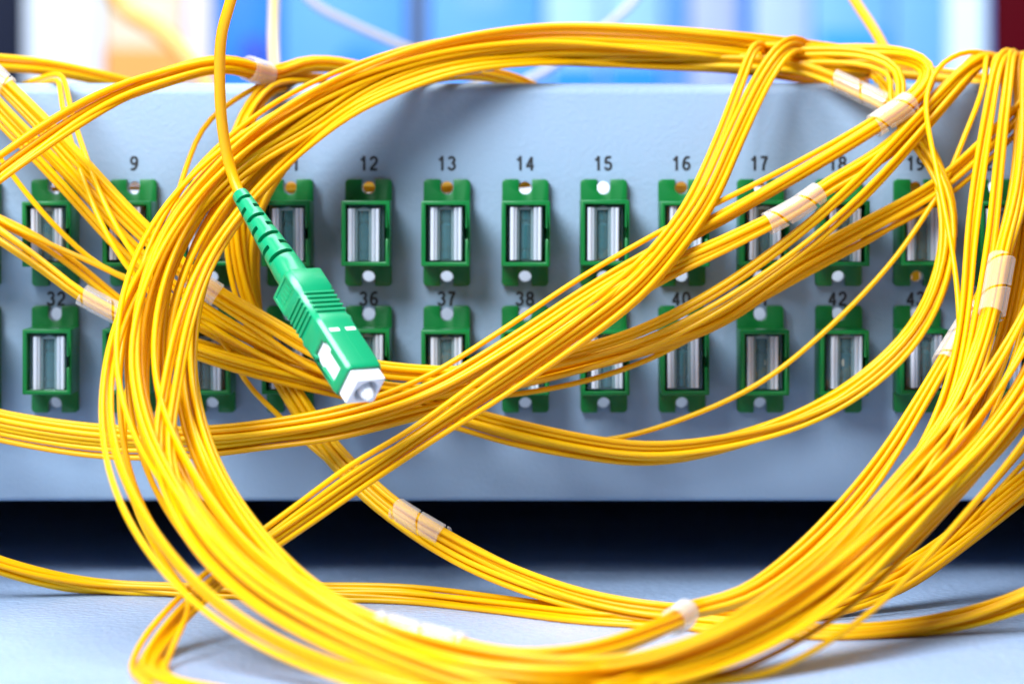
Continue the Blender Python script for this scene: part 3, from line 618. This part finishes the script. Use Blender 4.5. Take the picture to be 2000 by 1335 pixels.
def octa(x, w, h, c, cz=0.0):
    a, b = w / 2, h / 2
    return [(x, -a + c, -b + cz), (x, a - c, -b + cz), (x, a, -b + c + cz), (x, a, b - c + cz), (x, a - c, b + cz), (x, -a + c, b + cz), (x, -a, b - c + cz), (x, -a, -b + c + cz)]
hous = loft('housing', [octa(0, 7.5, 7.2, 0.9), octa(0.4, 8.0, 7.7, 0.9), octa(4.8, 8.0, 7.7, 0.9), octa(5.4, 7.4, 7.0, 0.8), octa(11.6, 7.4, 7.0, 0.8), octa(12.4, 7.8, 7.4, 0.8), octa(13.2, 7.4, 7.0, 0.7), octa(23.8, 7.4, 7.0, 0.7), octa(24.6, 7.0, 6.6, 0.7)])
bm = bmesh.new(); bm.from_mesh(hous); bmesh.ops.recalc_face_normals(bm, faces=bm.faces); bm.to_mesh(hous); bm.free()
hous = finish(hous, [boxes_mesh('c', [(13.5, 26.0, -3.05, 3.05, -2.85, 2.85)]),
                     boxes_mesh('c', [(15.6, 22.8, -6.0, -2.0, -1.9, 1.5)]),
                     boxes_mesh('c', [(16.6, 18.8, -6.0, -2.0, -2.7, 2.1)]),
                     boxes_mesh('c', [(0.9, 4.3, -6.0, -3.75, -2.4, 2.4)])], bevel=0.16, smooth=True)
ho = link('housing', hous, M_CGRN, conn)
for k in range(5):
    x = 5.9 + k * 1.12
    link('grip_rib', finish(boxes_mesh('r', [(x, x + 0.55, -3.1, 3.1, 3.0, 3.85)]), bevel=0.15), M_CGRN, ho)
for k in range(5):
    x = 5.9 + k * 1.12
    link('side_rib', finish(boxes_mesh('r', [(x, x + 0.55, -4.05, -3.3, -2.7, 2.7)]), bevel=0.15), M_CGRN, ho)
for k in range(4):
    link('emblem_mark', finish(boxes_mesh('r', [(1.6, 3.5, -3.86, -3.7, -1.7 + k * 0.95, -1.25 + k * 0.95)]), bevel=0.05), M_CGRN, ho)
for y0 in (-2.7, 0.65):
    link('white_mark', boxes_mesh('r', [(15.0, 15.75, y0, y0 + 2.0, 3.3, 3.53)]), M_WHT, ho)
link('seam', boxes_mesh('r', [(13.3, 23.4, -0.05, 0.05, 3.4, 3.525)]), M_CGRN, ho)
plug = boxes_mesh('plug', [(14.0, 27.2, -3.0, 3.0, -2.8, 2.8)])
plug = finish(plug, [lathe_x('c', [(23.0, 2.15), (29.0, 2.15)], 32, False)], bevel=0.3, seg=3, smooth=True)
link('plug', plug, M_WHT, conn)
link('ferrule', lathe_x('f', [(20.0, 1.25), (27.6, 1.25), (28.0, 1.15), (29.2, 0.65), (29.3, 0.4)], 28), M_WHT, conn)
prof_b = [(-BOOT, 1.1), (-BOOT + 0.15, 1.45), (-BOOT + 0.5, 1.55)] + [(-BOOT + 0.5 + (BOOT - 4.5) * k / 14, 1.55 + 1.25 * k / 14) for k in range(1, 15)] + [(-3.4, 2.85), (0.6, 2.85)]
boot = lathe_x('boot', prof_b, 36)
cV, cF = [], []
NS = 7
for k in range(NS):
    x = -BOOT + 2.0 + k * 2.62; rr = 1.55 + 1.25 * (x + BOOT) / (BOOT - 4)
    for h in range(2):
        a0 = math.radians((35 if k % 2 else 125) + 180 * h - 66); a1 = a0 + math.radians(132); b = len(cV); m = 12
        for j in range(m + 1):
            a = a0 + (a1 - a0) * j / m
            for (xx, q) in ((x, rr * 0.62), (x + 0.95, rr * 0.62), (x + 0.95, rr * 1.4), (x, rr * 1.4)): cV.append((xx, q * math.cos(a), q * math.sin(a)))
        for j in range(m):
            p = b + 4 * j
            for e in range(4): cF.append((p + e, p + (e + 1) % 4, p + 4 + (e + 1) % 4, p + 4 + e))
        cF += [(b + 3, b + 2, b + 1, b), tuple(b + 4 * m + e for e in range(4))]
bc = mesh_from('c', cV, cF)
for me in (bc, boot):
    bm = bmesh.new(); bm.from_mesh(me); bmesh.ops.recalc_face_normals(bm, faces=bm.faces); bm.to_mesh(me); bm.free()
boot = finish(boot, [bc], bevel=0.14, smooth=True, angle=45)
link('boot', boot, M_CGRN, conn)
lp = [P(470, -70, 46), P(451, 0, 46), P(433, 67, 45), P(429, 135, 43), P(433, 236, 40), P(447, 318, 38.5), np.array(tip) , np.array(tip) + np.array(aW) * 4, np.array(tip) + np.array(aW) * 8]
lead = link('lead_cable', tube_mesh('lead', spline([P(500, -500, 40), P(486, -250, 45)] + lp, 2.0), 1.02, 14), M_YEL2, conn)
lead.matrix_parent_inverse = MC.inverted()

# cables crossing the background
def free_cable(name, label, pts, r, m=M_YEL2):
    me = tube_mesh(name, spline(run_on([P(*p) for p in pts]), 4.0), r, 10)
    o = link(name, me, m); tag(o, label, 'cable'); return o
free_cable('background_cable', 'thick pale yellow cable rising upright behind the panel, left', [(536, -80, -110), (536, 0, -110), (534, 80, -108), (538, 160, -100), (545, 260, -90), (560, 420, -90), (600, 700, -90)], 1.25, mat('pale_yellow_jacket', (0.80, 0.56, 0.22), 0.4))
free_cable('background_cable', 'thick yellow cable slanting behind the top bundle at the right', [(1620, -80, -50), (1675, 10, -46), (1705, 55, -40), (1732, 105, -34), (1760, 180, -30), (1780, 300, -30), (1790, 600, -30)], 1.1)
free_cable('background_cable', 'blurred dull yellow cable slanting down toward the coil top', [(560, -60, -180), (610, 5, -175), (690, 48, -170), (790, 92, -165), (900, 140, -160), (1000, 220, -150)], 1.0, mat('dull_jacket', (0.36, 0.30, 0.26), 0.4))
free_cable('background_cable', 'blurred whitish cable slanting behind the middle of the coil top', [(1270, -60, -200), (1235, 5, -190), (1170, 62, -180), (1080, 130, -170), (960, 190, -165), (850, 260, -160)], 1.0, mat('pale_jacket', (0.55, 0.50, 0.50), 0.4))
free_cable('background_cable', 'blurred orange cable slanting across the cream folder', [(200, -40, -330), (245, 20, -330), (310, 60, -325), (365, 110, -320), (420, 190, -315), (470, 300, -310)], 3.2, mat('orange_jacket', (0.80, 0.40, 0.10), 0.4))

# ------------------------------------------------------------------ folders and cabinets behind the panel
BX = lambda px: (px - 1000) * 0.1 * 1400 / 556
def bmat(name, col, rough=0.45): return mat(name, col, rough, noise=(14, 0.06))
def folder(label, x0, x1, col, h=300, depth=230, y=844, labels=(), hole=None, hcol=(0.02, 0.03, 0.06), name='ring_binder', cat='binder', gloss=0.5):
    """x0, x1 photo columns of the spine; labels: (x0, x1, row0, row1, colour) patches on the spine"""
    a, b = BX(x0) + 0.3, BX(x1) - 0.3
    root = empty(name, ((a + b) / 2, y, 0), label, cat, 'folders and cabinets behind the panel')
    hw = (b - a) / 2
    nm = 'spine_' + label.replace(' ', '_')[:40]
    m = mat(nm, col, 0.45, spec=gloss, noise=(14, 0.06))
    link('spine', finish(boxes_mesh('s', [(-hw, hw, 0, 2.5, 0.2, h)]), bevel=min(1.2, hw * 0.3), smooth=True), m, root)
    for sx in (-1, 1):
        link('cover', boxes_mesh('c', [(min(sx * hw, sx * (hw - 1.8)), max(sx * hw, sx * (hw - 1.8)), 2.6, depth, 0.2, h)]), m, root)
    link('pages', boxes_mesh('p', [(-hw + 2.2, hw - 2.2, 6, depth - 12, 4, h - 8)]), M_WHT, root)
    k = 0.1 * 1400 / 556
    for (lx0, lx1, r0, r1, lc) in labels:
        z1, z0 = HC - (r0 - HZ) * k, HC - (r1 - HZ) * k
        link('spine_label', finish(boxes_mesh('l', [(BX(lx0) - (a + b) / 2, BX(lx1) - (a + b) / 2, -0.6, -0.05, max(z0, 1), min(z1, h - 2))]), bevel=0.2), bmat('label_%d_%d' % (lx0, r0), lc), root)
    if hole:
        hx, hy, hr = hole
        o = link('finger_ring', lathe_x('ring', [(0, hr), (0.8, hr), (0.9, hr - 1.5)], 28), bmat('ring_%d' % hx, hcol), root)
        o.matrix_local = Matrix.Translation(((BX(hx) - (a + b) / 2) * S, -0.05 * S, (HC - (hy - HZ) * k) * S)) @ Matrix.Rotation(-math.pi / 2, 4, 'Z')
    return root
folder('dark slate cabinet edge at the far left of the background', -420, 46, (0.012, 0.015, 0.032), 420, gloss=0.1, name='equipment_cabinet', cat='cabinet')
folder('wide white binder beside the dark slate cabinet', 48, 198, (0.80, 0.84, 0.92), 320)
folder('cream folder with an orange lower band', 200, 360, (0.86, 0.66, 0.46), 310, labels=[(204, 356, 92, 700, (0.88, 0.34, 0.05))])
folder('narrow pinkish white folder next to the cream one', 362, 414, (0.84, 0.74, 0.86), 315)
folder('saturated blue binder behind the connector lead', 417, 546, (0.0, 0.19, 0.80), 320, hole=(500, 105, 8.5), hcol=(0.0, 0.06, 0.50))
folder('sky blue binder with a deep blue round patch low on its spine', 548, 798, (0.10, 0.35, 0.90), 325, hole=(700, 135, 12), hcol=(0.0, 0.22, 0.85))
folder('thin dark grey folder between two sky blue binders', 800, 832, (0.10, 0.14, 0.24), 310)
folder('sky blue binder right of the thin dark grey folder', 834, 1062, (0.10, 0.35, 0.88), 320, labels=[(900, 985, -200, 20, (0.16, 0.40, 0.88))])
folder('very pale cyan binder in the middle of the background', 1064, 1176, (0.40, 0.64, 0.92), 330, labels=[(1075, 1170, 130, 600, (0.0, 0.25, 0.90))])
folder('pale blue binder right of the pale cyan one', 1178, 1296, (0.30, 0.54, 0.90), 322, labels=[(1184, 1290, 128, 600, (0.0, 0.25, 0.90))])
folder('slim medium blue folder left of the lavender binder', 1298, 1344, (0.10, 0.30, 0.85), 318)
folder('lavender binder in the right half of the background', 1346, 1444, (0.40, 0.46, 0.86), 325)
folder('slim strong blue folder between lavender binders', 1446, 1468, (0.03, 0.25, 0.85), 315)
folder('pale lavender binder above the tied top bundle', 1470, 1584, (0.42, 0.54, 0.90), 322)
folder('medium blue binder behind the slanting yellow cable', 1586, 1742, (0.18, 0.44, 0.92), 330, labels=[(1600, 1735, 62, 400, (0.02, 0.32, 0.88))])
folder('wide light blue binder with a white spine strip at the right', 1744, 1934, (0.15, 0.40, 0.92), 325, labels=[(1850, 1922, -200, 200, (0.78, 0.90, 0.97))])
folder('dark maroon cabinet edge at the far right of the background', 1938, 2420, (0.085, 0.0, 0.004), 420, gloss=0.05, name='equipment_cabinet', cat='cabinet')
